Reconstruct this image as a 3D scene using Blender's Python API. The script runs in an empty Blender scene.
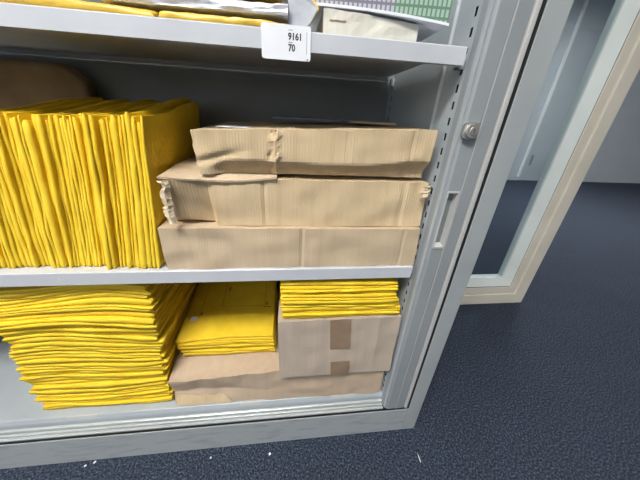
import bpy, bmesh, math, random
from mathutils import Matrix, Vector, noise

random.seed(7)
SC = bpy.context.scene
COL = SC.collection

# ------------------------------------------------------------------ materials
def lin(c):
    return tuple(((v/255)/12.92 if v/255 <= 0.04045 else ((v/255+0.055)/1.055)**2.4) for v in c)

def material(name, c1, c2=None, rough=0.5, scale=(20, 20, 20), detail=4, bump=0.0, bump_scale=None, spec=0.5, metal=0.0, ramp=(0.3, 0.7)):
    """procedural principled material: two tones mixed by object-space noise, optional noise bump"""
    m = bpy.data.materials.new(name); m.use_nodes = True
    nt = m.node_tree; b = nt.nodes['Principled BSDF']
    b.inputs['Roughness'].default_value = rough
    b.inputs['Metallic'].default_value = metal
    b.inputs['Specular IOR Level'].default_value = spec
    tc = nt.nodes.new('ShaderNodeTexCoord')
    mp = nt.nodes.new('ShaderNodeMapping'); mp.inputs['Scale'].default_value = scale
    nt.links.new(tc.outputs['Object'], mp.inputs['Vector'])
    n = nt.nodes.new('ShaderNodeTexNoise'); n.inputs['Scale'].default_value = 1.0; n.inputs['Detail'].default_value = detail
    nt.links.new(mp.outputs['Vector'], n.inputs['Vector'])
    r = nt.nodes.new('ShaderNodeValToRGB')
    r.color_ramp.elements[0].position, r.color_ramp.elements[1].position = ramp
    r.color_ramp.elements[0].color = (*lin(c1), 1); r.color_ramp.elements[1].color = (*lin(c2 or c1), 1)
    nt.links.new(n.outputs['Fac'], r.inputs['Fac'])
    nt.links.new(r.outputs['Color'], b.inputs['Base Color'])
    if bump:
        src = n
        if bump_scale:
            mp2 = nt.nodes.new('ShaderNodeMapping'); mp2.inputs['Scale'].default_value = bump_scale
            nt.links.new(tc.outputs['Object'], mp2.inputs['Vector'])
            src = nt.nodes.new('ShaderNodeTexNoise'); src.inputs['Scale'].default_value = 1.0; src.inputs['Detail'].default_value = 3
            nt.links.new(mp2.outputs['Vector'], src.inputs['Vector'])
        bp = nt.nodes.new('ShaderNodeBump'); bp.inputs['Strength'].default_value = bump; bp.inputs['Distance'].default_value = 0.004
        nt.links.new(src.outputs['Fac'], bp.inputs['Height']); nt.links.new(bp.outputs['Normal'], b.inputs['Normal'])
    return m

def cardboard(name, c1, c2, flute=0.35):
    """kraft board: streaks that run with the flutes (vertical) + fine flute bump"""
    m = material(name, c1, c2, 0.8, (55, 55, 3.0), 5, ramp=(0.25, 0.75), spec=0.2)
    nt = m.node_tree; b = nt.nodes['Principled BSDF']
    tc = nt.nodes.new('ShaderNodeTexCoord')
    w = nt.nodes.new('ShaderNodeTexWave'); w.bands_direction = 'X'; w.inputs['Scale'].default_value = 62
    w.inputs['Distortion'].default_value = 1.2; w.inputs['Detail'].default_value = 2; w.inputs['Detail Scale'].default_value = 0.6
    nt.links.new(tc.outputs['Object'], w.inputs['Vector'])
    mp = nt.nodes.new('ShaderNodeMapping'); mp.inputs['Scale'].default_value = (34, 34, 7)
    nt.links.new(tc.outputs['Object'], mp.inputs['Vector'])
    n = nt.nodes.new('ShaderNodeTexNoise'); n.inputs['Scale'].default_value = 1; n.inputs['Detail'].default_value = 6
    nt.links.new(mp.outputs['Vector'], n.inputs['Vector'])
    ma = nt.nodes.new('ShaderNodeMath'); ma.operation = 'MULTIPLY_ADD'; ma.inputs[1].default_value = flute*.35
    nt.links.new(w.outputs['Fac'], ma.inputs[0]); nt.links.new(n.outputs['Fac'], ma.inputs[2])
    bp = nt.nodes.new('ShaderNodeBump'); bp.inputs['Strength'].default_value = 0.30; bp.inputs['Distance'].default_value = 0.004
    nt.links.new(ma.outputs[0], bp.inputs['Height']); nt.links.new(bp.outputs['Normal'], b.inputs['Normal'])
    return m

M = {}
M['paint'] = material('grey_painted_steel', (152, 158, 160), (160, 165, 167), 0.42, (9, 9, 9), 3, ramp=(0.35, 0.65))
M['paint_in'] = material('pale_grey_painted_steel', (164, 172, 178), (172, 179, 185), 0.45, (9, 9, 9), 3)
M['shelf'] = material('off_white_shelf_paint', (186, 190, 197), (194, 198, 204), 0.4, (14, 14, 14), 4)
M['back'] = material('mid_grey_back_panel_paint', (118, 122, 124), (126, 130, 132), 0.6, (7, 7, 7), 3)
M['door'] = material('tambour_grey_paint', (138, 144, 147), (146, 151, 154), 0.42, (8, 8, 8), 3)
M['bead'] = material('pale_edge_bead', (178, 178, 176), (188, 188, 186), 0.35)
M['dark'] = material('black_gap_shade', (14, 14, 15), (22, 22, 24), 0.9)  # black that stands in for the shade inside gaps and slots
M['rail'] = material('aluminium_track', (172, 178, 180), (200, 204, 203), 0.35, (3, 60, 60), 4, metal=0.25)
M['chrome'] = material('chrome_lock', (196, 194, 190), (214, 212, 208), 0.36, metal=0.8)
M['scuffed'] = material('scuffed_grey_plinth_paint', (142, 148, 152), (160, 165, 168), 0.5, (16, 60, 60), 6, ramp=(0.3, 0.5))
M['yellow'] = material('yellow_kraft_paper', (230, 192, 40), (241, 208, 56), 0.62, (24, 24, 24), 5, bump=0.25, bump_scale=(90, 90, 90), spec=0.3)
M['yellow_plastic'] = material('yellow_crinkled_mailer', (204, 164, 44), (220, 186, 80), 0.38, (14, 14, 14), 5, bump=0.5, bump_scale=(40, 40, 40))
M['white_plastic'] = material('white_crinkled_plastic', (214, 218, 228), (232, 234, 240), 0.35, (10, 10, 10), 5, bump=0.6, bump_scale=(45, 45, 45))
M['grey_plastic'] = material('silver_grey_mailer_lining', (138, 142, 152), (160, 164, 172), 0.4, (18, 18, 18), 4, bump=0.4, bump_scale=(40, 40, 40))
M['kraft'] = cardboard('light_kraft_board', (190, 168, 134), (208, 186, 152), .9)
M['kraft_mid'] = cardboard('kraft_board', (184, 164, 138), (198, 178, 150))
M['kraft_dull'] = cardboard('dull_brown_board', (180, 160, 138), (190, 170, 148), 0.2)
M['kraft_grey'] = cardboard('grey_brown_board', (170, 156, 142), (182, 168, 154), 0.2)
M['kraft_torn'] = material('torn_board_layers', (196, 176, 146), (222, 206, 180), 0.9, (120, 120, 60), 5, bump=0.8, bump_scale=(200, 200, 120))
M['tape'] = material('brown_packing_tape', (136, 114, 94), (148, 126, 104), 0.3, (30, 30, 30), 4, spec=0.5)
M['white_card'] = material('white_label_card', (222, 225, 232), (230, 232, 238), 0.5)
M['ink'] = material('black_print', (22, 22, 26), (30, 30, 34), 0.7)
M['ink_grey'] = material('grey_print', (120, 122, 128), (140, 142, 148), 0.7)
M['ink_red'] = material('red_brown_print', (150, 60, 20), (170, 70, 30), 0.7)
M['ink_line'] = material('thin_brown_print', (150, 112, 10), (168, 126, 14), 0.7)
M['white_carton'] = material('off_white_carton', (196, 194, 182), (214, 212, 202), 0.75, (60, 60, 3), 4, bump=0.2)
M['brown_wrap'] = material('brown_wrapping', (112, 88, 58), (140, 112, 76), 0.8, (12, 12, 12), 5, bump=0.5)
M['film'] = material('blue_grey_plastic_film', (92, 100, 108), (112, 120, 128), 0.45, (14, 14, 14), 4, bump=0.4)
M['wall'] = material('pale_grey_wall_paint', (176, 184, 190), (184, 191, 196), 0.8, (3, 3, 3), 3)
M['trim'] = material('white_trim_paint', (226, 228, 228), (234, 235, 235), 0.5)
M['ceiling'] = material('white_ceiling_tile', (232, 232, 228), (240, 240, 238), 0.9, (6, 6, 6), 3)
M['cream'] = material('cream_frame_paint', (222, 214, 196), (232, 225, 210), 0.4, (6, 6, 6), 3)
M['bead_white'] = material('cool_white_frame', (214, 222, 218), (224, 230, 227), 0.35, (6, 6, 6), 3)
M['gasket'] = material('dark_rubber_gasket', (40, 46, 46), (52, 58, 58), 0.7)
M['crumb'] = material('white_paper_scrap', (226, 226, 220), (240, 240, 236), 0.8)

def carpet_mat():
    m = bpy.data.materials.new('blue_grey_loop_carpet'); m.use_nodes = True
    nt = m.node_tree; b = nt.nodes['Principled BSDF']; b.inputs['Roughness'].default_value = 0.95; b.inputs['Specular IOR Level'].default_value = 0.15
    tc = nt.nodes.new('ShaderNodeTexCoord')
    n1 = nt.nodes.new('ShaderNodeTexNoise'); n1.inputs['Scale'].default_value = 190; n1.inputs['Detail'].default_value = 3
    n2 = nt.nodes.new('ShaderNodeTexNoise'); n2.inputs['Scale'].default_value = 5; n2.inputs['Detail'].default_value = 4
    v = nt.nodes.new('ShaderNodeTexVoronoi'); v.inputs['Scale'].default_value = 230
    for n in (n1, n2, v): nt.links.new(tc.outputs['Object'], n.inputs['Vector'])
    r = nt.nodes.new('ShaderNodeValToRGB'); e = r.color_ramp.elements
    e[0].position = 0.34; e[0].color = (*lin((36, 42, 53)), 1); e[1].position = 0.72; e[1].color = (*lin((104, 114, 130)), 1)
    mid = r.color_ramp.elements.new(0.52); mid.color = (*lin((60, 69, 85)), 1)
    nt.links.new(n1.outputs['Fac'], r.inputs['Fac'])
    r2 = nt.nodes.new('ShaderNodeValToRGB'); r2.color_ramp.elements[0].color = (0.8, 0.8, 0.8, 1); r2.color_ramp.elements[1].color = (1, 1, 1, 1)
    nt.links.new(n2.outputs['Fac'], r2.inputs['Fac'])
    mx = nt.nodes.new('ShaderNodeMix'); mx.data_type = 'RGBA'; mx.blend_type = 'MULTIPLY'; mx.inputs['Factor'].default_value = 1
    nt.links.new(r.outputs['Color'], mx.inputs[6]); nt.links.new(r2.outputs['Color'], mx.inputs[7])
    nt.links.new(mx.outputs[2], b.inputs['Base Color'])
    bp = nt.nodes.new('ShaderNodeBump'); bp.inputs['Strength'].default_value = 0.9; bp.inputs['Distance'].default_value = 0.004
    nt.links.new(v.outputs['Distance'], bp.inputs['Height']); nt.links.new(bp.outputs['Normal'], b.inputs['Normal'])
    return m
M['carpet'] = carpet_mat()

def glass_mat():
    m = bpy.data.materials.new('clear_window_glass'); m.use_nodes = True
    nt = m.node_tree; nt.nodes.remove(nt.nodes['Principled BSDF'])
    out = nt.nodes['Material Output']
    tr = nt.nodes.new('ShaderNodeBsdfTransparent'); tr.inputs['Color'].default_value = (0.86, 0.9, 0.92, 1)
    gl = nt.nodes.new('ShaderNodeBsdfGlossy'); gl.inputs['Roughness'].default_value = 0.03
    lw = nt.nodes.new('ShaderNodeLayerWeight'); lw.inputs['Blend'].default_value = 0.5
    pw = nt.nodes.new('ShaderNodeMath'); pw.operation = 'POWER'; pw.inputs[1].default_value = 4; nt.links.new(lw.outputs['Facing'], pw.inputs[0])
    fr = nt.nodes.new('ShaderNodeMath'); fr.operation = 'MULTIPLY_ADD'; fr.inputs[1].default_value = 0.6; fr.inputs[2].default_value = 0.04; nt.links.new(pw.outputs[0], fr.inputs[0])
    mx = nt.nodes.new('ShaderNodeMixShader')
    nt.links.new(fr.outputs[0], mx.inputs[0]); nt.links.new(tr.outputs[0], mx.inputs[1]); nt.links.new(gl.outputs[0], mx.inputs[2])
    nt.links.new(mx.outputs[0], out.inputs['Surface'])
    return m
M['glass'] = glass_mat()

def grid_mat():
    """green and white ruled paper: a fine grid, lilac-white at one end, mint at the other"""
    m = bpy.data.materials.new('green_ruled_paper'); m.use_nodes = True
    nt = m.node_tree; b = nt.nodes['Principled BSDF']; b.inputs['Roughness'].default_value = 0.6
    tc = nt.nodes.new('ShaderNodeTexCoord'); sp = nt.nodes.new('ShaderNodeSeparateXYZ')
    nt.links.new(tc.outputs['Object'], sp.inputs[0])
    def mth(op, a, v=None):
        n = nt.nodes.new('ShaderNodeMath'); n.operation = op
        nt.links.new(a, n.inputs[0])
        if v is not None: n.inputs[1].default_value = v
        return n.outputs[0]
    gx = mth('GREATER_THAN', mth('FRACT', mth('MULTIPLY', sp.outputs[0], 145.0)), 0.62)
    gz = mth('GREATER_THAN', mth('FRACT', mth('MULTIPLY', sp.outputs[2], 82.0)), 0.72)
    mxx = nt.nodes.new('ShaderNodeMath'); mxx.operation = 'MAXIMUM'; nt.links.new(gx, mxx.inputs[0]); nt.links.new(gz, mxx.inputs[1])
    side = mth('GREATER_THAN', sp.outputs[0], 0.012)
    def mix(f, A, B):
        n = nt.nodes.new('ShaderNodeMix'); n.data_type = 'RGBA'; nt.links.new(f, n.inputs[0])
        for i, c in ((6, A), (7, B)):
            if isinstance(c, tuple): n.inputs[i].default_value = (*lin(c), 1)
            else: nt.links.new(c, n.inputs[i])
        return n.outputs[2]
    base = mix(side, (184, 184, 194), (158, 186, 168))
    line = mix(side, (118, 118, 132), (100, 130, 112))
    nt.links.new(mix(mxx.outputs[0], base, line), b.inputs['Base Color'])
    return m
M['grid'] = grid_mat()

# ------------------------------------------------------------------ helpers
def obj(name, bm, mat, parent=None, base=(0, 0, 0), bevel=0, smooth=False):
    """link a bmesh given in world coordinates as ONE mesh object whose origin is `base`"""
    me = bpy.data.meshes.new(name)
    bmesh.ops.recalc_face_normals(bm, faces=bm.faces[:])
    if parent is not None: base = WB[parent.name]
    for v in bm.verts: v.co -= Vector(base)
    bm.to_mesh(me); bm.free()
    for mm in (mat if isinstance(mat, (list, tuple)) else [mat]): me.materials.append(mm)
    if smooth:
        for p in me.polygons: p.use_smooth = True
    o = bpy.data.objects.new(name, me); COL.objects.link(o)
    WB[o.name] = Vector(base)
    if parent is not None: o.parent = parent
    else: o.location = base
    if bevel:
        b = o.modifiers.new('bevel', 'BEVEL'); b.width = bevel; b.segments = 2; b.limit_method = 'ANGLE'; b.angle_limit = 0.6
    return o
WB = {}

def thing(name, label, cat, base, group=None):
    o = bpy.data.objects.new(name, None); COL.objects.link(o); o.location = base; o.empty_display_size = 0.02
    WB[o.name] = Vector(base)
    return tag(o, label, cat, group)

def tag(o, label, cat, group=None):
    o['label'] = label; o['category'] = cat
    if group: o['group'] = group
    return o

def structure(o, label=None, cat=None):
    o['kind'] = 'structure'
    if label: o['label'] = label
    if cat: o['category'] = cat
    return o

def box(bm, x0, x1, y0, y1, z0, z1, mi=0):
    v = [bm.verts.new((x, y, z)) for z in (z0, z1) for y in (y0, y1) for x in (x0, x1)]
    for f in ((0, 2, 3, 1), (4, 5, 7, 6), (0, 1, 5, 4), (2, 6, 7, 3), (0, 4, 6, 2), (1, 3, 7, 5)):
        bm.faces.new([v[i] for i in f]).material_index = mi
    return v

def prism(bm, prof, axis, a0, a1, mi=0):
    """extrude a closed 2D profile along axis: 'x' profile (y,z); 'z' profile (x,y); 'y' profile (x,z)"""
    def P(p, a):
        return {'x': (a, p[0], p[1]), 'z': (p[0], p[1], a), 'y': (p[0], a, p[1])}[axis]
    A = [bm.verts.new(P(p, a0)) for p in prof]; B = [bm.verts.new(P(p, a1)) for p in prof]
    n = len(prof)
    bm.faces.new(A).material_index = mi; bm.faces.new(B).material_index = mi
    for i in range(n): bm.faces.new((A[i], A[(i+1) % n], B[(i+1) % n], B[i])).material_index = mi

def B(*a):
    bm = bmesh.new(); box(bm, *a); return bm

def cyl(bm, c, r, y0, y1, n=24, mi=0):
    prism(bm, [(c[0]+r*math.cos(2*math.pi*i/n), c[1]+r*math.sin(2*math.pi*i/n)) for i in range(n)], 'y', y0, y1, mi)

def nz(x, y, z, s=1.0, seed=0):
    return noise.noise(Vector((x*s+seed*7.3, y*s-seed*3.1, z*s+seed*5.7)))

def grid_box(x0, x1, y0, y1, z0, z1, step=0.012, deform=None):
    """box of a fine grid so that it can be dented; deform(u,v,w,p)->Vector of new position"""
    bm = bmesh.new()
    nx, ny, nzz = (max(2, int(round((b-a)/step))) for a, b in ((x0, x1), (y0, y1), (z0, z1)))
    cache = {}
    def V(i, j, k):
        key = (i, j, k)
        if key not in cache:
            u, v, w = i/nx, j/ny, k/nzz
            p = Vector((x0+(x1-x0)*u, y0+(y1-y0)*v, z0+(z1-z0)*w))
            if deform: p = deform(u, v, w, p)
            cache[key] = bm.verts.new(p)
        return cache[key]
    for i in range(nx):
        for j in range(ny):
            for k in (0, nzz): bm.faces.new((V(i, j, k), V(i+1, j, k), V(i+1, j+1, k), V(i, j+1, k)))
    for i in range(nx):
        for k in range(nzz):
            for j in (0, ny): bm.faces.new((V(i, j, k), V(i+1, j, k), V(i+1, j, k+1), V(i, j, k+1)))
    for j in range(ny):
        for k in range(nzz):
            for i in (0, nx): bm.faces.new((V(i, j, k), V(i, j+1, k), V(i, j+1, k+1), V(i, j, k+1)))
    return bm

def sm(t, a, b):
    t = max(0.0, min(1.0, (t-a)/(b-a))); return t*t*(3-2*t)

# ------------------------------------------------------------------ setting
structure(obj('floor', B(-10, 7.5, -10, 3.92, -0.05, 0), M['carpet']), 'dark blue grey loop pile carpet floor', 'floor')
structure(obj('ceiling', B(-3.5, 7.5, -4, 3.92, 2.7, 2.75), M['ceiling']), 'white ceiling of the office', 'ceiling')
structure(obj('wall_back', B(-3.5, 7.5, 3.92, 4.02, -0.05, 2.75), M['wall']), 'pale grey wall seen through the glazed door', 'wall')
structure(obj('wall_right', B(7.5, 7.6, -4, 4.02, -0.05, 2.75), M['wall']), 'pale grey right hand wall', 'wall')
structure(obj('baseboard_back', B(-3.5, 3.9, 3.895, 3.92, 0, 0.07), M['wall'], bevel=0.004), 'pale grey baseboard at the foot of the far wall', 'baseboard')
structure(obj('trim_1', B(3.85, 3.885, 3.885, 3.92, 0.07, 2.7), M['trim'], bevel=0.003), 'white vertical trim strip on the far wall', 'trim')
structure(obj('trim_2', B(4.0, 4.03, 3.905, 3.92, 0.28, 0.46), M['back'], bevel=0.003), 'short dark grey strip low on the far wall', 'trim')

# glazed door leaf standing behind the cabinet
def frame_ring(x0, x1, z0, z1, wl, wb, wr, wt, y0, y1):
    """mitred rectangular ring of four members"""
    bm = bmesh.new()
    o = [(x0, z0), (x1, z0), (x1, z1), (x0, z1)]; i = [(x0+wl, z0+wb), (x1-wr, z0+wb), (x1-wr, z1-wt), (x0+wl, z1-wt)]
    VO = [[bm.verts.new((p[0], y, p[1])) for p in o] for y in (y0, y1)]
    VI = [[bm.verts.new((p[0], y, p[1])) for p in i] for y in (y0, y1)]
    for k in range(4):
        n = (k+1) % 4
        bm.faces.new((VO[0][k], VO[0][n], VI[0][n], VI[0][k])); bm.faces.new((VO[1][k], VO[1][n], VI[1][n], VI[1][k]))
        bm.faces.new((VO[0][k], VO[0][n], VO[1][n], VO[1][k])); bm.faces.new((VI[0][k], VI[0][n], VI[1][n], VI[1][k]))
    return bm
def chamfer_ring(x0, x1, z0, z1, wd, y0, y1, yb):
    """glazing bead: outer edge at depth y0, sloping back to y1 at the inner edge"""
    bm = bmesh.new()
    o = [(x0, z0), (x1, z0), (x1, z1), (x0, z1)]; i = [(x0+wd, z0+wd), (x1-wd, z0+wd), (x1-wd, z1-wd), (x0+wd, z1-wd)]
    A = [bm.verts.new((p[0], y0, p[1])) for p in o]; C = [bm.verts.new((p[0], y1, p[1])) for p in i]
    D = [bm.verts.new((p[0], yb, p[1])) for p in o]; E_ = [bm.verts.new((p[0], yb, p[1])) for p in i]
    for k in range(4):
        n = (k+1) % 4
        for q in ((A[k], A[n], C[n], C[k]), (C[k], C[n], E_[n], E_[k]), (A[k], A[n], D[n], D[k]), (D[k], D[n], E_[n], E_[k])): bm.faces.new(q)
    return bm
DX0, DX1 = -0.08, 0.920
door = thing('door_1', 'white framed glazed door standing behind the grey cabinet', 'door', ((DX0+DX1)/2, 0.61, 0))
door['kind'] = 'structure'
obj('outer_frame', frame_ring(DX0, DX1, 0.0, 2.1, .064, .064, .064, .064, .575, .645), M['cream'], door, bevel=.003)
obj('inner_frame', frame_ring(DX0+.0645, DX1-.0645, .0645, 2.0355, .042, .044, .042, .042, .582, .645), M['cream'], door, bevel=.004)
obj('gasket', frame_ring(DX0+.107, DX1-.107, .109, 1.993, .0035, .0035, .0035, .0035, .585, .645), M['gasket'], door)
obj('glazing_bead', chamfer_ring(DX0+.111, DX1-.111, .113, 1.989, .040, .584, .612, .645), M['bead_white'], door)
obj('glass_pane', B(DX0+.148, DX1-.148, .618, .622, .150, 1.952), M['glass'], door)

# ceiling luminaire, and a second added out of view to brighten the far room
for lx, ly, lt in ((-1.05, -1.15, 'square white ceiling light panel in front of the cabinet'), (2.7, 2.2, 'added unseen light panel that brightens the floor behind the glazed door')):
    cl = thing('ceiling_light', lt, 'ceiling light', (lx, ly, 2.64))
    bm = bmesh.new()
    for a in ((-.64, -.6, -.34, .34), (.6, .64, -.34, .34), (-.6, .6, -.34, -.3), (-.6, .6, .3, .34)):
        box(bm, lx+a[0], lx+a[1], ly+a[2], ly+a[3], 2.64, 2.7)
    obj('light_frame', bm, M['trim'], cl)
    em = bpy.data.materials.new('lit_diffuser'); em.use_nodes = True
    pb = em.node_tree.nodes['Principled BSDF']; pb.inputs['Base Color'].default_value = (1, 1, 1, 1)
    pb.inputs['Emission Color'].default_value = (1.0, 0.97, 0.92, 1); pb.inputs['Emission Strength'].default_value = 27
    obj('light_diffuser', B(lx-.6, lx+.6, ly-.3, ly+.3, 2.66, 2.70), em, cl)

# ------------------------------------------------------------------ cabinet
XR, XL = 0.0, -1.60                # outer sides
PI_R, PI_L = -0.117, -1.483        # inner side panels
YB = 0.385                         # inner back
ZT = 1.50
cab = thing('tambour_cabinet', 'open grey metal tambour cabinet on the dark carpet holding yellow envelopes and cartons', 'cabinet', ((XR+XL)/2, 0.23, 0))
for s in (0, 1):
    mx = (lambda x: x) if s == 0 else (lambda x: XR+XL-x)
    def bx(bm, x0, x1, *r):
        a, b = sorted((mx(x0), mx(x1))); box(bm, a, b, *r)
    bm = bmesh.new(); bx(bm, -0.0405, 0, 0, 0.022, 0, ZT); obj('front_post', bm, M['paint'], cab, bevel=.0012)
    bm = bmesh.new(); bx(bm, -0.003, 0, 0.022, 0.46, 0, ZT); obj('outer_side_panel', bm, M['paint'], cab)
    # inner side panel with real slots
    bm = bmesh.new()
    cols = [0.006, 0.040, 0.0475, 0.350, 0.357, YB]
    zs = [0.12]; k = 0
    zz = 0.1365
    while zz < ZT-0.03:
        zs += [zz, zz+0.0125]; zz += 0.0255
    zs.append(ZT)
    x = mx(PI_R)
    vv = {}
    def V(i, j):
        if (i, j) not in vv: vv[(i, j)] = bm.verts.new((x, cols[i], zs[j]))
        return vv[(i, j)]
    for i in range(len(cols)-1):
        for j in range(len(zs)-1):
            if i in (1, 3) and j % 2 == 1: continue
            bm.faces.new((V(i, j), V(i+1, j), V(i+1, j+1), V(i, j+1)))
    o = obj('inner_side_panel', bm, M['paint_in'], cab)
    so = o.modifiers.new('solid', 'SOLIDIFY'); so.thickness = 0.0012; so.offset = 0
    bm = bmesh.new(); bx(bm, PI_R+0.004, PI_R+0.007, 0.03, YB, 0.12, ZT); obj('slot_shade', bm, M['dark'], cab)  # dark sheet standing in for the shade behind the slots
    # pressed rib running up the panel behind the slots
    bm = bmesh.new(); a = mx(PI_R-.0007); d = -0.004 if s == 0 else 0.004
    prism(bm, [(a, .094), (a+d, .098), (a+d, .104), (a, .108)], 'z', 0.146, ZT); obj('panel_rib', bm, M['paint_in'], cab)
    # tambour leading stile in its track
    td_b = None
    bm = bmesh.new()
    P = [(-0.1185, 0.030), (-0.1185, 0.016), (-0.1165, 0.0115), (-0.1085, 0.0052), (-0.1065, 0.005), (-0.0835, 0.005), (-0.0835, 0.030)]
    prism(bm, [(mx(p[0]), p[1]) for p in P], 'z', 0.112, ZT)
    if s == 0:                                       # real recess for the finger pull
        hx0, hx1, hz0, hz1 = -0.1062, -0.0850, 0.673, 0.788
        ff = [f for f in bm.faces if len(f.verts) == 4 and all(abs(v.co.y-.005) < 1e-6 for v in f.verts)][0]
        oc = sorted(ff.verts, key=lambda v: (v.co.z, v.co.x)); oc = [oc[0], oc[1], oc[3], oc[2]]
        bm.faces.remove(ff)
        H = [(hx0, hz0), (hx1, hz0), (hx1, hz1), (hx0, hz1)]
        a = [bm.verts.new((p[0], .005, p[1])) for p in H]; b = [bm.verts.new((p[0], .0165, p[1])) for p in H]
        for i in range(4):
            n = (i+1) % 4
            bm.faces.new((oc[i], oc[n], a[n], a[i])); bm.faces.new((a[i], a[n], b[n], b[i]))
        bm.faces.new(b)
    td = obj('tambour_stile', bm, M['door'], cab)
    bm = bmesh.new(); P = [(-0.0812, 0.030), (-0.0812, 0.0052), (-0.0798, 0.0044), (-0.0565, 0.0055), (-0.0565, 0.030)]
    prism(bm, [(mx(p[0]), p[1]) for p in P], 'z', 0.112, ZT); obj('tambour_slat', bm, M['door'], td)
    bm = bmesh.new(); bx(bm, -0.0825, -0.0811, 0.0036, 0.0055, 0.112, ZT); obj('stile_bead', bm, M['bead'], td)
    bm = bmesh.new(); bx(bm, -0.0545, -0.0450, 0.003, 0.028, 0.112, ZT); obj('track_bead', bm, M['bead'], cab, bevel=.002)
    bm = bmesh.new(); bx(bm, -0.0448, -0.0408, 0.0015, 0.034, 0.112, ZT); obj('gap_shade', bm, M['dark'], cab)  # dark strip added so the gap beside the post looks shaded
    if s == 0:
        # moulded cup of the finger pull, set in the recess
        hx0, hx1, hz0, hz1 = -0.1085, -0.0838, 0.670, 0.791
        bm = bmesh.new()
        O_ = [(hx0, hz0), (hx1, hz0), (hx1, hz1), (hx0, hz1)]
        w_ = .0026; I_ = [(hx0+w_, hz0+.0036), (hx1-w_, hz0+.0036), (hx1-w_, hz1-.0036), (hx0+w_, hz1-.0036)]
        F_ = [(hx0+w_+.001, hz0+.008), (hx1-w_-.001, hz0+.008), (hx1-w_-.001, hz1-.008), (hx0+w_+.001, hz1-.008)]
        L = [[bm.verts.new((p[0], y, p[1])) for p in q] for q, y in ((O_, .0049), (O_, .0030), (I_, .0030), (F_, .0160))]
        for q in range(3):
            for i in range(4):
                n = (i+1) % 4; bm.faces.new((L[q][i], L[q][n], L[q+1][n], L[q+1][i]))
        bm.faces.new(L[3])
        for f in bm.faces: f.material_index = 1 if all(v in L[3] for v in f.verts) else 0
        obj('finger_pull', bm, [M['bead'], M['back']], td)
        lx, lz = -0.1005, 0.8955
        bm = bmesh.new()
        n = 40; R_ = .0145
        prof = []
        for i in range(n):
            a = 2*math.pi*i/n; c, s_ = math.cos(a), math.sin(a)
            k = (abs(c)**4+abs(s_)**4)**-0.25
            prof.append((lx+R_*k*c*.92, lz+R_*k*s_*.92))
        prism(bm, prof, 'y', -.0015, .005); cyl(bm, (lx, lz), .0108, -.006, -.0015); cyl(bm, (lx+.001, lz), .0062, -.0075, -.006)
        box(bm, lx+.0004, lx+.0018, -.0078, -.0074, lz-.0035, lz+.0035, 1)
        obj('lock', bm, [M['chrome'], M['ink']], td, bevel=.0012)
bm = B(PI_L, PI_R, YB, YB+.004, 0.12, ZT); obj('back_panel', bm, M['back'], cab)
obj('rear_cover', B(XL+.003, XR-.003, .455, .46, 0, ZT), M['paint'], cab)
obj('top_panel', B(XL, XR, 0, .46, ZT, ZT+.03), M['paint'], cab, bevel=.002)
# plinth: a thin pressed sheet
bm = B(XL+.0415, XR-.0417, 0.0005, 0.003, 0, 0.1085); obj('plinth', bm, M['scuffed'], cab, bevel=.0006)
bm = B(XL+.05, XR-.05, 0.0055, 0.0112, 0.04, 0.1035); obj('plinth_gap_shade', bm, M['dark'], cab)  # dark strip over the track face, painting the shade behind the plinth
# twin aluminium track
bm = bmesh.new()
P = [(.0115, .06), (.0115, .107), (.0135, .109), (.0160, .109), (.0165, .106), (.0185, .106), (.0190, .1125), (.0205, .1135), (.0225, .1135), (.0230, .110), (.0255, .110),
     (.0260, .1200), (.0280, .1210), (.0315, .1210), (.0320, .118), (.0340, .118), (.0340, .06)]
prism(bm, P, 'x', PI_L-.004, PI_R-.002); obj('door_track', bm, M['rail'], cab)
# base tray
bm = bmesh.new()
P = [(.0345, .06), (.0345, .132), (.0385, .144), (.0405, .145), (YB, .145), (YB, .142), (.0420, .142), (.0375, .131), (.0375, .06)]
prism(bm, P, 'x', PI_L+.001, PI_R-.001); obj('base_tray', bm, M['paint_in'], cab)
for a, b in ((-1.0, -.925), (-.548, -.487), (-.28, -.206)):
    bm = bmesh.new(); P = [(.0352, .1375), (.0378, .1447), (.0395, .1458), (.0405, .1458), (.0405, .1451), (.0384, .1441), (.0362, .1378)]
    prism(bm, P, 'x', a, b); obj('tray_clip', bm, M['bead'], cab)

def make_shelf(z1, z0):
    bm = bmesh.new(); y0 = .0239; y1 = .372
    P = [(y0, z0), (y0, z1-.0015), (y0+.0015, z1), (y1, z1), (y1, z1-.012), (y1-.012, z1-.012), (y1-.012, z1-.0105), (y1-.0015, z1-.0105), (y1-.0015, z1-.0015),
         (y0+.0020, z1-.0015), (y0+.0015, z0+.0015), (y0+.012, z0+.0015), (y0+.012, z0)]
    prism(bm, P, 'x', PI_L+.012, -.1287)
    sh = obj('shelf', bm, M['shelf'], cab)
    for xx, sg in ((-.1287, 1), (PI_L+.012, -1)):
        for yy in (.044, .354):
            bm = bmesh.new(); a, b = sorted((xx+sg*.0005, xx+sg*.0109))
            box(bm, a, b, yy-.004, yy+.004, z0-.002, z1-.006); box(bm, a, (a+b)/2, yy-.010, yy+.010, z0-.002, z0)
            obj('shelf_clip', bm, M['paint_in'], sh)
    bm = B(PI_L+.012, -.1287, y1+.0005, y1+.003, z1-.010, z1); obj('rear_lip', bm, M['paint_in'], sh)
    return sh
shelf_top = make_shelf(1.0126, .9882)
shelf_mid = make_shelf(.6126, .5841)

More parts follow.
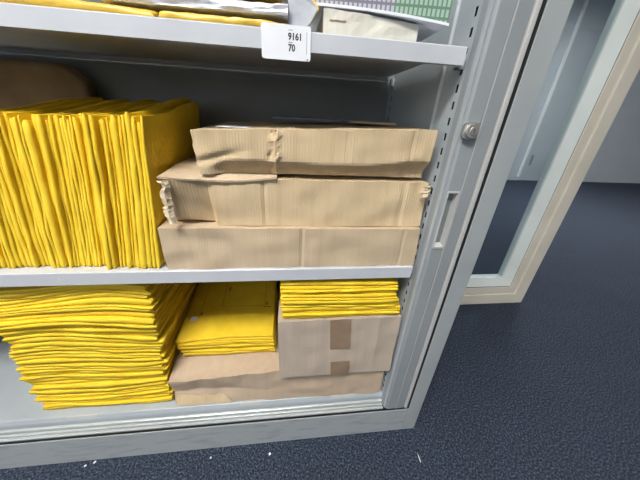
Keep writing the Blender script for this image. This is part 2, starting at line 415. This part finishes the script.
# shelf label: card with rounded corners and the printed numbers
def text_faces(bm, txt, x, z, h, y, mi, sx=1.0):
    cu = bpy.data.curves.new('t', 'FONT'); cu.body = txt; cu.size = 1.0; cu.resolution_u = 3; cu.offset = .035
    ob = bpy.data.objects.new('t', cu); COL.objects.link(ob)
    bpy.context.view_layer.update()
    me = bpy.data.meshes.new_from_object(ob.evaluated_get(bpy.context.evaluated_depsgraph_get()))
    ys = [v.co.y for v in me.vertices]; xs = [v.co.x for v in me.vertices]
    k = h/(max(ys)-min(ys))
    vs = [bm.verts.new((x+(v.co.x-min(xs))*k*sx, y, z+(v.co.y-min(ys))*k)) for v in me.vertices]
    for p in me.polygons:
        try: bm.faces.new([vs[i] for i in p.vertices]).material_index = mi
        except ValueError: pass
    bpy.data.objects.remove(ob); bpy.data.curves.remove(cu); bpy.data.meshes.remove(me)
bm = bmesh.new()
x0, x1, z0, z1, r = -.4415, -.3715, .9765, 1.0175, .003
prof = []
for cx, cz, a0 in ((x1-r, z1-r, 0), (x0+r, z1-r, 90), (x0+r, z0+r, 180), (x1-r, z0+r, 270)):
    for t in range(5):
        a = math.radians(a0+t*22.5); prof.append((cx+r*math.cos(a), cz+r*math.sin(a)))
prism(bm, prof, 'y', .0222, .0236)
YL = .02205
text_faces(bm, '9161', -.4040, 1.0000, .0090, YL, 1, .90)
text_faces(bm, '70', -.4035, .9868, .0090, YL, 1, .85)
box(bm, -.4035, -.3970, YL, YL+.0001, 1.0112, 1.0120, 2); box(bm, -.4035, -.3975, YL, YL+.0001, .9975-.0005, .9975+.0004, 2)
box(bm, -.3776, -.3769, YL, YL+.0001, .985, 1.011, 2); box(bm, -.3766, -.3752, YL, YL+.0001, .9768, .9795, 1)
# label leans with its holder: small roll
lab = obj('shelf_label', bm, [M['white_card'], M['ink'], M['ink_grey']], shelf_top)

# ------------------------------------------------------------------ envelopes
ORD = ['topmost', 'second', 'third', 'fourth', 'fifth', 'sixth', 'seventh', 'eighth', 'ninth', 'tenth', 'eleventh', 'twelfth', 'thirteenth', 'fourteenth', 'fifteenth', 'sixteenth',
       'seventeenth', 'eighteenth', 'nineteenth'] + [t+u for t in ('twenty', 'thirty', 'forty', 'fifty') for u in ('',) + tuple('-'+q for q in ('first', 'second', 'third', 'fourth', 'fifth', 'sixth', 'seventh', 'eighth', 'ninth'))]
ORD = [w if w not in ('twenty', 'thirty', 'forty', 'fifty') else w[:-1]+'ieth' for w in ORD]

def envelope_bm(a0, a1, b0, b1, lo, hi, place, seed, na=26, nb=14, jag=.006, fold=.90):
    """padded mailer between the surfaces lo(a,b) and hi(a,b); front edge b0 is a rounded fold, the side seams are thin and ragged"""
    bm = bmesh.new()
    us = [0, .006, .02, .05] + [.05+.9*i/(na-6) for i in range(1, na-6)] + [.95, .98, .994, 1]
    vs = [0, .004, .012, .03, .07] + [.07+.86*i/(nb-6) for i in range(1, nb-6)] + [.93, .985, 1]
    top, bot = {}, {}
    for i, u in enumerate(us):
        for j, v in enumerate(vs):
            e = min(u, 1-u)
            ja = (nz(0, v*9, 0, 1, seed)*jag) * (1 if e < .06 else 0)
            a = a0+(a1-a0)*u + (ja if u > .5 else -abs(ja))
            b = b0+(b1-b0)*v + nz(u*5, 0, 0, 1, seed+.4)*.0035*(1-sm(v, 0, .2))
            l, h = lo(a, b), hi(a, b); m = (l+h)/2; t = (h-l)*.985/2
            f = fold+(1-fold)*math.sqrt(min(1, v/.014)) if v < .014 else 1
            if v > .93: f = max(.25, (1-v)/.07)
            f *= (.50+.50*sm(e, 0, .022))
            f *= .96+.04*nz(u*6, v*6, 0, 1, seed+2)
            top[i, j] = bm.verts.new(place(a, b, m+t*f)); bot[i, j] = bm.verts.new(place(a, b, m-t*f))
    I, J = len(us)-1, len(vs)-1
    for i in range(I):
        for j in range(J):
            bm.faces.new((top[i, j], top[i+1, j], top[i+1, j+1], top[i, j+1])); bm.faces.new((bot[i, j], bot[i, j+1], bot[i+1, j+1], bot[i+1, j]))
    for i in range(I):
        for j in (0, J): bm.faces.new((top[i, j], top[i+1, j], bot[i+1, j], bot[i, j]))
    for j in range(J):
        for i in (0, I): bm.faces.new((top[i, j], top[i, j+1], bot[i, j+1], bot[i, j]))
    return bm

def pile(n, total, a_ref, seed, vary=.35, freq=1.0):
    """n+1 boundary functions f(a,b), summing to total height; thickness varies along a so that the edges slant"""
    rnd = random.Random(seed)
    ts = [rnd.uniform(.65, 1.5) for _ in range(n)]
    ph = [(rnd.uniform(0, 6.28), rnd.uniform(2.5, 7), rnd.uniform(.4, 1)*vary, rnd.uniform(0, 6.28)) for _ in range(n)]
    def bound(k):
        def f(a, b):
            raw = [t*(1+q[2]*math.sin(q[1]*(a-a_ref)/.34*freq+q[0]+b*4*freq)) for t, q in zip(ts, ph)]
            S = sum(raw)
            return total(a, b)*sum(raw[:k])/S
        return f
    return [bound(k) for k in range(n+1)]

def cat_env(o, label, group): tag(o, label, 'envelope', group)

# --- tall stack lying on the base tray (left)
N = 46
Z0 = .1462
bd = pile(N, lambda a, b: .418+.010*math.sin((a+.9)*9)-.012*sm(a, -.80, -.70)-.03*sm(b, .1, .36), -.88, 3, .5, .8)
rnd = random.Random(11)
for k in range(N):
    t = k/(N-1)
    right = -.742+.036*t+rnd.uniform(-.006, .006)+.004*math.sin(t*17)
    if .62 < t < .72: right += .008
    left = right-.325+rnd.uniform(-.006, .006)
    fr = .058-.012*t+rnd.uniform(-.004, .004)+(-.006 if .74 < t < .80 else 0)
    bm = envelope_bm(left, right, fr, .335+rnd.uniform(-.01, .01), lambda a, b: Z0+bd[k](a, b), lambda a, b: Z0+bd[k+1](a, b), lambda a, b, c: (a, b, c), k)
    o = obj('padded_envelope', bm, M['yellow'], base=((left+right)/2, .2, Z0+bd[k](-.88, .2)), smooth=True)
    i = N-1-k
    w = 'topmost yellow padded envelope of the tall stack at the left of the bottom shelf' if i == 0 else ('bottom yellow envelope of the tall left stack, lying on the cabinet base' if k == 0 else f'yellow padded envelope, {ORD[i]} from the top of the tall bottom-shelf stack')
    cat_env(o, w, 'yellow envelopes in the tall stack on the bottom shelf')

# --- middle pile lying on the long carton
N = 9
Z0 = .2705
bd = pile(N, lambda a, b: .073+.045*sm(b, .10, .42)+.004*math.sin(a*20), -.58, 5, .55, .8)
mid_top = None
for k in range(N):
    right = -.447+rnd.uniform(-.005, .003); left = -.714+rnd.uniform(0, .008)+(.006 if k < 4 else 0)
    fr = .098+rnd.uniform(-.003, .004)+(.004 if k < 4 else 0)
    bm = envelope_bm(left, right, fr, .352, lambda a, b: Z0+bd[k](a, b), lambda a, b: Z0+bd[k+1](a, b), lambda a, b, c: (a, b, c), 60+k)
    o = obj('padded_envelope', bm, M['yellow'], base=((left+right)/2, .23, Z0+bd[k](-.58, .23)), smooth=True)
    i = N-1-k
    w = 'topmost envelope of the low pile on the long carton, printed lines on it' if i == 0 else f'yellow padded envelope, {ORD[i]} from the top of the low pile on the long carton'
    cat_env(o, w, 'yellow envelopes in the low pile on the long carton')
    mid_top = o
topf = lambda a, b: Z0+bd[N-1](a, b)+(bd[N](a, b)-bd[N-1](a, b))*.985
def on_top(bm, pts, w, lift=.0007, mi=0):
    """thin printed line following the top envelope"""
    for (ax, ay), (bx_, by) in zip(pts[:-1], pts[1:]):
        d = Vector((bx_-ax, by-ay)); L = d.length; nrm = Vector((-d.y, d.x))/L*w/2; st = 8
        prev = None
        for q in range(st+1):
            x, y = ax+d.x*q/st, ay+d.y*q/st
            cur = [bm.verts.new((x+s*nrm.x, y+s*nrm.y, topf(x, y)+lift)) for s in (1, -1)]
            if prev: bm.faces.new((prev[0], prev[1], cur[1], cur[0])).material_index = mi
            prev = cur
bm = bmesh.new()
on_top(bm, [(-.612, .335), (-.612, .21), (-.482, .21), (-.482, .335)], .0012)
on_top(bm, [(-.672, .335), (-.672, .175)], .0012, mi=0)
obj('printed_lines', bm, [M['ink_line']], mid_top)
for seg in ([(-.668, .185), (-.667, .195)], [(-.476, .212), (-.475, .224)], [(-.600, .27), (-.599, .29)], [(-.486, .207), (-.462, .206)]):
    bm = bmesh.new(); on_top(bm, seg, .004, .0009); obj('printed_mark', bm, M['ink_red'], mid_top)
bm = bmesh.new(); on_top(bm, [(-.694, .176), (-.675, .174)], .020, .0012); obj('white_sticker', bm, M['white_card'], mid_top)

# --- right pile lying on the taped carton
N = 13
Z0 = .4645
bd = pile(N, lambda a, b: .106-.004*sm(a, -.3, -.13), -.28, 9, .5, .8)
for k in range(N):
    t = k/(N-1)
    right = -.133-.018*t+rnd.uniform(-.004, .004)+(.006 if k < 4 else 0); left = -.421+rnd.uniform(-.003, .004)
    bm = envelope_bm(left, right, .030+rnd.uniform(-.003, .004), .335, lambda a, b: Z0+bd[k](a, b), lambda a, b: Z0+bd[k+1](a, b), lambda a, b, c: (a, b, c), 90+k, jag=.004)
    o = obj('padded_envelope', bm, M['yellow'], base=((left+right)/2, .19, Z0+bd[k](-.28, .19)), smooth=True)
    i = N-1-k
    w = 'topmost yellow envelope of the stack on the taped carton' if i == 0 else ('bottom yellow envelope of its stack, lying on the taped carton' if k == 0 else f'yellow padded envelope, {ORD[i]} from the top of the stack on the taped carton')
    cat_env(o, w, 'yellow envelopes in the stack on the taped carton')

# --- envelopes standing on the middle shelf, leaning right against the cartons
N = 46
ZS = .6136
XE, WID = -.6610, .300
bd = pile(N, lambda a, b: WID, 0, 21, .5, .35)
for k in range(N):
    t = k/(N-1)                                     # 0 = leftmost
    hgt = .274+rnd.uniform(-.006, .005)+(.012 if k == N-4 else 0)+(-.006 if k < N-18 else 0)
    fr = .036+rnd.uniform(-.004, .005)+(.006 if N-13 < k < N-8 else 0)+(.008 if k < N-14 else 0)
    back = .026+rnd.uniform(-.006, .008)
    def place(a, b, c, back=back):
        a = max(a, 0); h = a*(1+back/.275*sm(b, .06, .30))
        return (XE-WID+c+h*(.115+.075*(1-c/WID)), b, ZS+h)
    bm = envelope_bm(0, hgt, fr, .315+rnd.uniform(-.01, .01), lambda a, b: bd[k](a, b), lambda a, b: bd[k+1](a, b), place, 130+k, jag=.002, fold=.86)
    o = obj('padded_envelope', bm, M['yellow'], base=(XE-WID+bd[k](0, .1), .18, ZS), smooth=True)
    i = N-1-k
    w = 'rightmost upright yellow envelope on the middle shelf, its face towards the cartons' if i == 0 else f'upright yellow envelope on the middle shelf, {ORD[i]} from the right of the leaning row'
    cat_env(o, w, 'yellow envelopes standing on the middle shelf')

# ------------------------------------------------------------------ cartons
def carton(name, label, x0, x1, y0, y1, z0, z1, mat, deform, group=None, step=.011):
    t = thing(name, label, 'box', ((x0+x1)/2, (y0+y1)/2, z0), group)
    bm = grid_box(x0, x1, y0, y1, z0, z1, step, deform)
    b = obj('carton_body', bm, mat, t, bevel=0)
    return t

def crease(p, u, c, w, d):                          # a vertical crease in a front panel
    return d*math.exp(-((u-c)/w)**2)

# long carton on the base tray
def dL(u, v, w, p):
    q = p.copy()
    f = 1-sm(v, 0, .25)
    q.y += f*(.010*(1-u))                            # set back at the left
    cz = .40+.04*math.sin(u*11)
    q.y += f*.015*(max(0, 1-w)/(1-cz) if w > cz else w/cz)*(1-sm(u, .12, .6))   # buckled in along a crease
    q.y += f*nz(u*14, w*3, 0, 1, 31)*.0035
    q.z += -.022*(1-sm(u, 0, .5))*w*f + nz(u*8, v*4, 0, 1, 32)*.0015*w*(1-w*.0)
    if w < .02: q.z = p.z
    q.x += nz(w*4, v*3, 0, 1, 33)*.002*(1 if u < .5 else 0) - (.006*w if u > .99 else 0)
    return q
c = carton('cardboard_box', 'long shallow brown carton on the cabinet base under the low envelope pile', -.727, -.126, .036, .345, .1462, .2680, M['kraft_dull'], dL, step=.008)
bm = bmesh.new()
NT, NW = 24, 8; vs = {}
for i in range(NT+1):
    x = -.722+.150*i/NT; zt = .184-.012*(i/NT)**2+.006*nz(i*.5, 0, 0, 1, 35)-(.02*(i/NT-.85)/.15 if i/NT > .85 else 0)
    for j in range(NW+1):
        z = .1475+(zt-.1475)*j/NW
        u, w = (x+.727)/.601, (z-.1462)/.1218
        p = dL(u, 0, w, Vector((x, .036, z))); vs[i, j] = bm.verts.new((p.x, p.y-.0022, p.z))
for i in range(NT):
    for j in range(NW): bm.faces.new((vs[i, j], vs[i+1, j], vs[i+1, j+1], vs[i, j+1]))
o = obj('torn_paper_layer', bm, M['kraft'], c); o.modifiers.new('solid', 'SOLIDIFY').thickness = .0012

# taped carton
def dT(u, v, w, p):
    q = p.copy(); f = 1-sm(v, 0, .2)
    q.y += f*(nz(u*6, w*4, 0, 1, 41)*.003 + crease(p, u, .82, .03, -.0015))
    q.y += .006*f*w
    q.z += nz(u*6, v*4, 0, 1, 42)*.0012*(w if w > .5 else 0)
    return q
c = carton('cardboard_box', 'grey brown carton closed with brown tape at the right end of the bottom shelf', -.431, -.124, .020, .335, .2705, .4635, M['kraft_grey'], dT)
c['label'] = 'grey brown carton closed with brown tape at the right end of the bottom shelf'
for (a, b, z0, z1) in ((-.300, -.2475, .366, .4643), (-.293, -.2415, .2700, .322)):
    bm = bmesh.new(); R_ = 8
    for i in range(R_):
        for j in range(4):
            pass
    vs = {}
    for i in range(R_+1):
        for j in range(5):
            x = a+(b-a)*j/4; z = z0+(z1-z0)*i/R_
            u = (x+.431)/.307; w = (z-.2705)/.1930
            vs[i, j] = bm.verts.new((x-.006*(z-z0)/.1, .020+nz(u*6, w*4, 0, 1, 41)*.003+.006*w-.0016, z))
    for i in range(R_):
        for j in range(4): bm.faces.new((vs[i, j], vs[i, j+1], vs[i+1, j+1], vs[i+1, j]))
    o = obj('packing_tape', bm, M['tape'], c); s_ = o.modifiers.new('solid', 'SOLIDIFY'); s_.thickness = .0006

# bottom carton on the middle shelf
def dB(u, v, w, p):
    q = p.copy(); f = 1-sm(v, 0, .25)
    q.y += f*(nz(u*9, w*2.5, 0, 1, 51)*.0035+crease(p, u, .515, .006, .003)+crease(p, u, .93, .008, .002)+.004*math.exp(-((u-.2)/.05)**2-((w-.75)/.2)**2))
    q.x += (.010*(1-w)*-0 if u < .01 else 0)+(-.005*(w-.5) if u > .99 else 0)
    q.z += nz(u*7, v*3, 0, 1, 52)*.0012*(1 if w > .98 else 0)
    return q
carton('cardboard_box', 'plain brown carton at the bottom of the three box stack on the middle shelf', -.647, -.127, .030, .345, .6132, .7030, M['kraft_mid'], dB, step=.006)

# middle carton: left part of the front is bent in, torn open edges
def dM(u, v, w, p):
    q = p.copy(); f = 1-sm(v, 0, .3)
    k = max(0, .165-u)/.165; q.y -= (1-sm(v, 0, .12))*.024*k; q.x += (1-sm(v, 0, .12))*.017*k; q.z += .017*k*(1-w)*(1-sm(v, 0, .1)); q.y += (1-sm(v, 0, .12))*sm(.172-u, 0, .012)*.024*(1-w)
    q.y += f*(nz(u*10, w*2.5, 0, 1, 61)*.003+crease(p, u, .36, .005, .003)+crease(p, u, .90, .007, .003)+.006*math.exp(-((u-.97)/.03)**2-((w-.95)/.25)**2))
    q.z += nz(u*7, v*3, 0, 1, 62)*.001*(1 if w > .98 else 0)
    if u < .01: q.x += nz(w*9, v*5, 0, 1, 63)*.006
    return q
c = carton('cardboard_box', 'torn open brown carton in the middle of the box stack, its left end bent out', -.630, -.127, .041, .345, .7042, .7965, M['kraft'], dM, step=.006)
# top flap sticking out over the front at the left
bm = bmesh.new(); NX, NY = 30, 40; vs = {}
for i in range(NX+1):
    for j in range(NY+1):
        u, v = i/NX, (j/NY)**1.6
        xl = -.620-.014*sm(v, 0, .5); x = xl+(-.425-xl)*u
        yf = .014+.022*sm(u, -.1, .40)+nz(u*12, 0, 0, 1, 71)*.002
        y = yf+(.30-yf)*v
        z = .7995-.009*math.sin(u*3.1)*(1-sm(v, 0, .045))
        vs[i, j] = bm.verts.new((x, y, z))
for i in range(NX):
    for j in range(NY): bm.faces.new((vs[i, j], vs[i+1, j], vs[i+1, j+1], vs[i, j+1]))
o = obj('lid_flap', bm, M['kraft_mid'], c); s_ = o.modifiers.new('solid', 'SOLIDIFY'); s_.thickness = .0032; s_.offset = 1
# torn end of the front panel
def torn(x_, y_, z0, z1, wd, seed, parent, n=26, dep=.010):
    bm = bmesh.new(); vs = []
    for i in range(n+1):
        z = z0+(z1-z0)*i/n
        a = (nz(i*5.5/n, 0, 0, 1, seed)+.35*nz(i*19/n, 1, 0, 1, seed))*wd; b = nz(i*7/n, 3, 0, 1, seed)*dep
        vs.append([bm.verts.new((x_+a-wd*.5, y_+b, z)), bm.verts.new((x_+a*.5+wd*.25, y_-.003+b*.6, z)), bm.verts.new((x_+wd*.95+a*.3, y_+.004+abs(b)*.3, z))])
    for i in range(n):
        for k in range(2): bm.faces.new((vs[i][k], vs[i][k+1], vs[i+1][k+1], vs[i+1][k]))
    o = obj('torn_edge', bm, M['kraft_torn'], parent); s_ = o.modifiers.new('solid', 'SOLIDIFY'); s_.thickness = .0022
torn(-.6125, .0145, .7190, .7965, .009, 81, c, n=60, dep=.005)
torn(-.136, .0295, .772, .7950, .012, 84, c, n=12, dep=.006)

# upper carton: dented, its lower front tucked under
def dU(u, v, w, p):
    q = p.copy(); f = 1-sm(v, 0, .3)
    q.z += w*(-.018*(1-u))*(1-.3*v)                  # crushed lower at the left
    edge = .36+.05*math.sin(u*7+1)+.04*nz(u*9, 0, 0, 1, 91)
    tuck = sm(edge-w, 0, .30)*(sm(u, .03, .12))
    q.y += f*.021*tuck
    q.y += f*(nz(u*12, w*3, 0, 1, 92)*.0025+crease(p, u, .296+.02*nz(w*5, 2, 0, 1, 96), .010, .007*(.5+nz(w*7, 0, 0, 1, 93)))-crease(p, u, .318+.02*nz(w*6, 5, 0, 1, 97), .012, .004)+crease(p, u, .62, .006, .002)+crease(p, u, .9, .006, .002))
    q.y += f*.007*math.exp(-((u-.03-.2*(w-.2))/.06)**2-((w-.32-.9*u)/.10)**2)
    if u < .01: q.x += -.006*w+nz(w*5, v*4, 0, 1, 94)*.003
    q.z += nz(u*9, v*4, 0, 1, 95)*.0022*(1 if w > .98 else 0)
    return q
c = carton('cardboard_box', 'dented light brown carton on top of the box stack on the middle shelf', -.557, -.140, .034, .335, .8042, .8930, M['kraft'], dU, step=.005)
bm = bmesh.new(); box(bm, -.53, -.475, .07, .13, .8795, .8803); obj('white_label', bm, M['white_card'], c)

# plastic film and folded sheet lying on the upper carton
bm = grid_box(-.44, -.275, .20, .31, .8945, .8990, .012, lambda u, v, w, p: p+Vector((nz(v*4, w, 0, 1, 3)*.006, 0, w*nz(u*9, v*5, 0, 1, 4)*.003)))
tag(obj('folded_film', bm, M['film'], base=(-.34, .255, .8945), smooth=True), 'flat folded blue grey plastic film lying at the back on the upper carton', 'packaging')
bm = grid_box(-.262, -.170, .155, .30, .8955, .8985, .012, lambda u, v, w, p: p+Vector((0, 0, w*nz(u*5, v*5, 0, 1, 14)*.003)))
tag(obj('cardboard_sheet', bm, M['kraft_dull'], base=(-.21, .23, .8955)), 'small flat brown board lying at the right back of the upper carton', 'packaging')

# parcel lying at the back over the upright envelopes
def dP(u, v, w, p):
    q = p.copy(); cz = .957; r = sm(abs(u-.5)*2, .55, 1)
    q.z = p.z-.030*r*sm(w, .85, 1)+nz(u*5, v*4, w*3, 1, 7)*.004*w
    q.y += nz(u*4, v*3, w*4, 1, 8)*.003
    q.x += nz(w*9, v*2, 0, 1, 9)*.006
    return q
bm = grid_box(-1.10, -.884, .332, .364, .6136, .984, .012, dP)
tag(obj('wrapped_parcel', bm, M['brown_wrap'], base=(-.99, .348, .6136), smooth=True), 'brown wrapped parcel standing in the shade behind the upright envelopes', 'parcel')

# ------------------------------------------------------------------ top shelf
ZTS = 1.0135
def pillow(x0, x1, y0, y1, z0, h, seed, amp=.006, right_drop=0, left_rise=0):
    def d(u, v, w, p):
        e = min(u, 1-u)*2; g = min(v, 1-v)*2
        k = math.sqrt(max(0, sm(e, -.08, .35)))*math.sqrt(max(0, sm(g, -.10, .45)))
        q = p.copy()
        q.z = z0+h*(.10+.90*w*(.55+.45*k))*(1-right_drop*u) if w > 0 else z0+.001*(1-k)
        if w > 0: q.z += abs(nz(u*16, v*7, w, 1, seed))*amp*w + left_rise*(1-u)*w
        q.y += nz(u*12, w*3, v*2, 1, seed+.7)*.006*(1-sm(v, 0, .3))
        q.x += nz(v*8, w*2, 0, 1, seed+.3)*.006*(1 if (u < .02 or u > .98) else 0)
        return q
    return grid_box(x0, x1, y0, y1, z0, z0+h, .009, d)
bm = pillow(-.93, -.585, .040, .27, ZTS, .0135, 5, .002, left_rise=.008)
tag(obj('padded_mailer', bm, M['yellow_plastic'], base=(-.75, .15, ZTS), smooth=True), 'crumpled yellow mailer at the left end of the top shelf, half under the white bag', 'mailer')
bm = pillow(-.580, -.408, .038, .27, ZTS, .0135, 6, .002)
tag(obj('padded_mailer', bm, M['yellow_plastic'], base=(-.5, .15, ZTS), smooth=True), 'yellow mailer lying on the top shelf just left of the number label', 'mailer')
def dW(u, v, w, p):
    q = p.copy(); e = min(v, 1-v)*2
    k = sm(e, 0, .45)
    base = ZTS+.0172+.010*(1-sm(u, 0, .35))*0
    q.z = base+(.011+.022*math.sqrt(k)*(1-.48*sm(u, .35, .8)))*w+nz(u*14, v*6, w*2, 1, 17)*.0025*w
    q.y += nz(u*10, w*2, v, 1, 18)*.006*(1-sm(v, 0, .3))+.010*(1-u)
    return q
bm = grid_box(-.655, -.404, .036, .26, ZTS+.0172, ZTS+.05, .007, dW)
tag(obj('plastic_bag', bm, M['white_plastic'], base=(-.55, .15, ZTS+.0172)), 'white crinkled plastic bag lying over the yellow mailers on the top shelf', 'bag')

bm = pillow(-.500, -.412, .062, .25, ZTS+.0460, .016, 25, .002)
tag(obj('padded_mailer', bm, M['yellow_plastic'], base=(-.465, .16, ZTS+.0460), smooth=True), 'yellow mailer lying on top of the white plastic bag on the top shelf', 'mailer')

# grey lined mailer, its open corner tipping towards the front
mt = thing('lined_mailer', 'yellow mailer with silver grey lining tipped forward beside the white carton on the top shelf', 'mailer', (-.385, .06, ZTS))
def sheet(pts, nrm_d, thick, mi=None):
    bm = bmesh.new(); A = [bm.verts.new(p) for p in pts]; C = [bm.verts.new((p[0]+nrm_d[0]*thick, p[1]+nrm_d[1]*thick, p[2]+nrm_d[2]*thick)) for p in pts]
    n = len(pts); bm.faces.new(A); bm.faces.new(C)
    for i in range(n): bm.faces.new((A[i], A[(i+1) % n], C[(i+1) % n], C[i]))
    return bm
obj('mailer_lining', sheet([(-.4035, .045, 1.0138), (-.383, .034, 1.0138), (-.372, .030, 1.0235), (-.3615, .030, 1.0400), (-.378, .040, 1.060), (-.4035, .060, 1.070)], (0, 1, .1), .004), M['grey_plastic'], mt, bevel=.001)
obj('mailer_body', sheet([(-.4035, .051, 1.0138), (-.383, .040, 1.0138), (-.371, .036, 1.0240), (-.3590, .0345, 1.0415), (-.3755, .046, 1.066), (-.4035, .066, 1.078)], (0, 1, .1), .012), M['yellow_plastic'], mt, bevel=.002)

# off-white carton
def dWc(u, v, w, p):
    q = p.copy(); f = 1-sm(v, 0, .3); q.z -= w*.0088*u**1.5
    q.y += f*(nz(u*8, w*3, 0, 1, 22)*.002+crease(p, u, .28, .01, .0015)+crease(p, u, .6, .01, .0015))
    return q
wc = carton('white_carton', 'off white carton on the top shelf under the green ruled paper', -.352, -.204, .045, .30, ZTS, 1.0465, M['white_carton'], dWc)
bm = B(-.343, -.318, .0435, .0465, 1.0335, 1.0345); obj('carton_seam', bm, M['kraft_torn'], wc)

# green ruled paper pack
gp = thing('paper_pack', 'green and white ruled paper pack lying across the off white carton', 'paper', (-.26, .16, 1.047))
def dG(u, v, w, p):
    q = p.copy(); q.z += -.010*u*u*1.2+.001
    q.y += .012*(1-u)*(1-v)-.004*u
    return q
bm = grid_box(-.366, -.1635, .038, .29, 1.0515, 1.088, .012, dG); g = obj('ruled_pages', bm, M['grid'], gp)
bm = grid_box(-.367, -.1625, .0365, .291, 1.0480, 1.0513, .012, dG); obj('white_backing', bm, M['white_card'], gp)

# ------------------------------------------------------------------ scraps on the carpet
for x, y, r, lb in ((-.949, -.006, .0035, 'white paper scrap on the carpet, right one of the left pair'), (-.969, -.012, .003, 'white paper scrap on the carpet, left one of the left pair'),
                    (-.632, -.024, .003, 'white crumb on the carpet in front of the plinth, below the long carton'), (-.463, -.030, .0035, 'white crumb on the carpet in front of the plinth, below the number label'),
                    (-.02, -.080, .003, 'pale lint thread on the carpet in front of the right cabinet post')):
    bm = bmesh.new(); bmesh.ops.create_icosphere(bm, subdivisions=2, radius=r)
    for v in bm.verts:
        v.co *= 1+.5*nz(v.co.x, v.co.y, v.co.z, 300, x*10)
        v.co.z *= .55
        if 'thread' in lb: v.co.y *= 4; v.co.x *= .5
        v.co += Vector((x, y, r*.5))
    tag(obj('paper_scrap' if 'paper' in lb else ('lint_thread' if 'thread' in lb else 'crumb'), bm, M['crumb'], base=(x, y, 0)), lb, 'scrap')

# ------------------------------------------------------------------ light and camera
w = bpy.data.worlds.new('World'); SC.world = w; w.use_nodes = True
nt = w.node_tree; bg = nt.nodes['Background']
# daylight: bright towards the windows at the left and behind, dim elsewhere
tc = nt.nodes.new('ShaderNodeTexCoord'); dt = nt.nodes.new('ShaderNodeVectorMath'); dt.operation = 'DOT_PRODUCT'
dt.inputs[1].default_value = Vector((-.72, -.48, .50)).normalized()
nt.links.new(tc.outputs['Generated'], dt.inputs[0])
mr = nt.nodes.new('ShaderNodeMapRange'); mr.interpolation_type = 'SMOOTHSTEP'
mr.inputs[1].default_value = .45; mr.inputs[2].default_value = .97; mr.inputs[3].default_value = .10; mr.inputs[4].default_value = 1.15
nt.links.new(dt.outputs['Value'], mr.inputs[0]); nt.links.new(mr.outputs[0], bg.inputs['Strength'])
bg.inputs['Color'].default_value = (0.91, 0.96, 1.0, 1)

cd = bpy.data.cameras.new('camera'); cam = bpy.data.objects.new('camera', cd); COL.objects.link(cam)
R = ((0.99265522, -0.11026821, 0.04976477), (-0.00437586, -0.44381228, -0.8961091), (0.12089856, 0.88930961, -0.44103509))
m = Matrix.Identity(4)
for i in range(3):
    m[i][0] = R[0][i]; m[i][1] = -R[1][i]; m[i][2] = -R[2][i]
m[0][3], m[1][3], m[2][3] = -.4035, -.4295, .9055
cam.matrix_world = m
cd.sensor_fit = 'HORIZONTAL'; cd.sensor_width = 36; cd.lens = 252.34/640*36; cd.clip_start = .01
SC.camera = cam
SC.view_settings.view_transform = 'Standard'; SC.view_settings.look = 'None'; SC.view_settings.gamma = 1; SC.view_settings.use_curve_mapping = False
SC.view_settings.exposure = 0.74
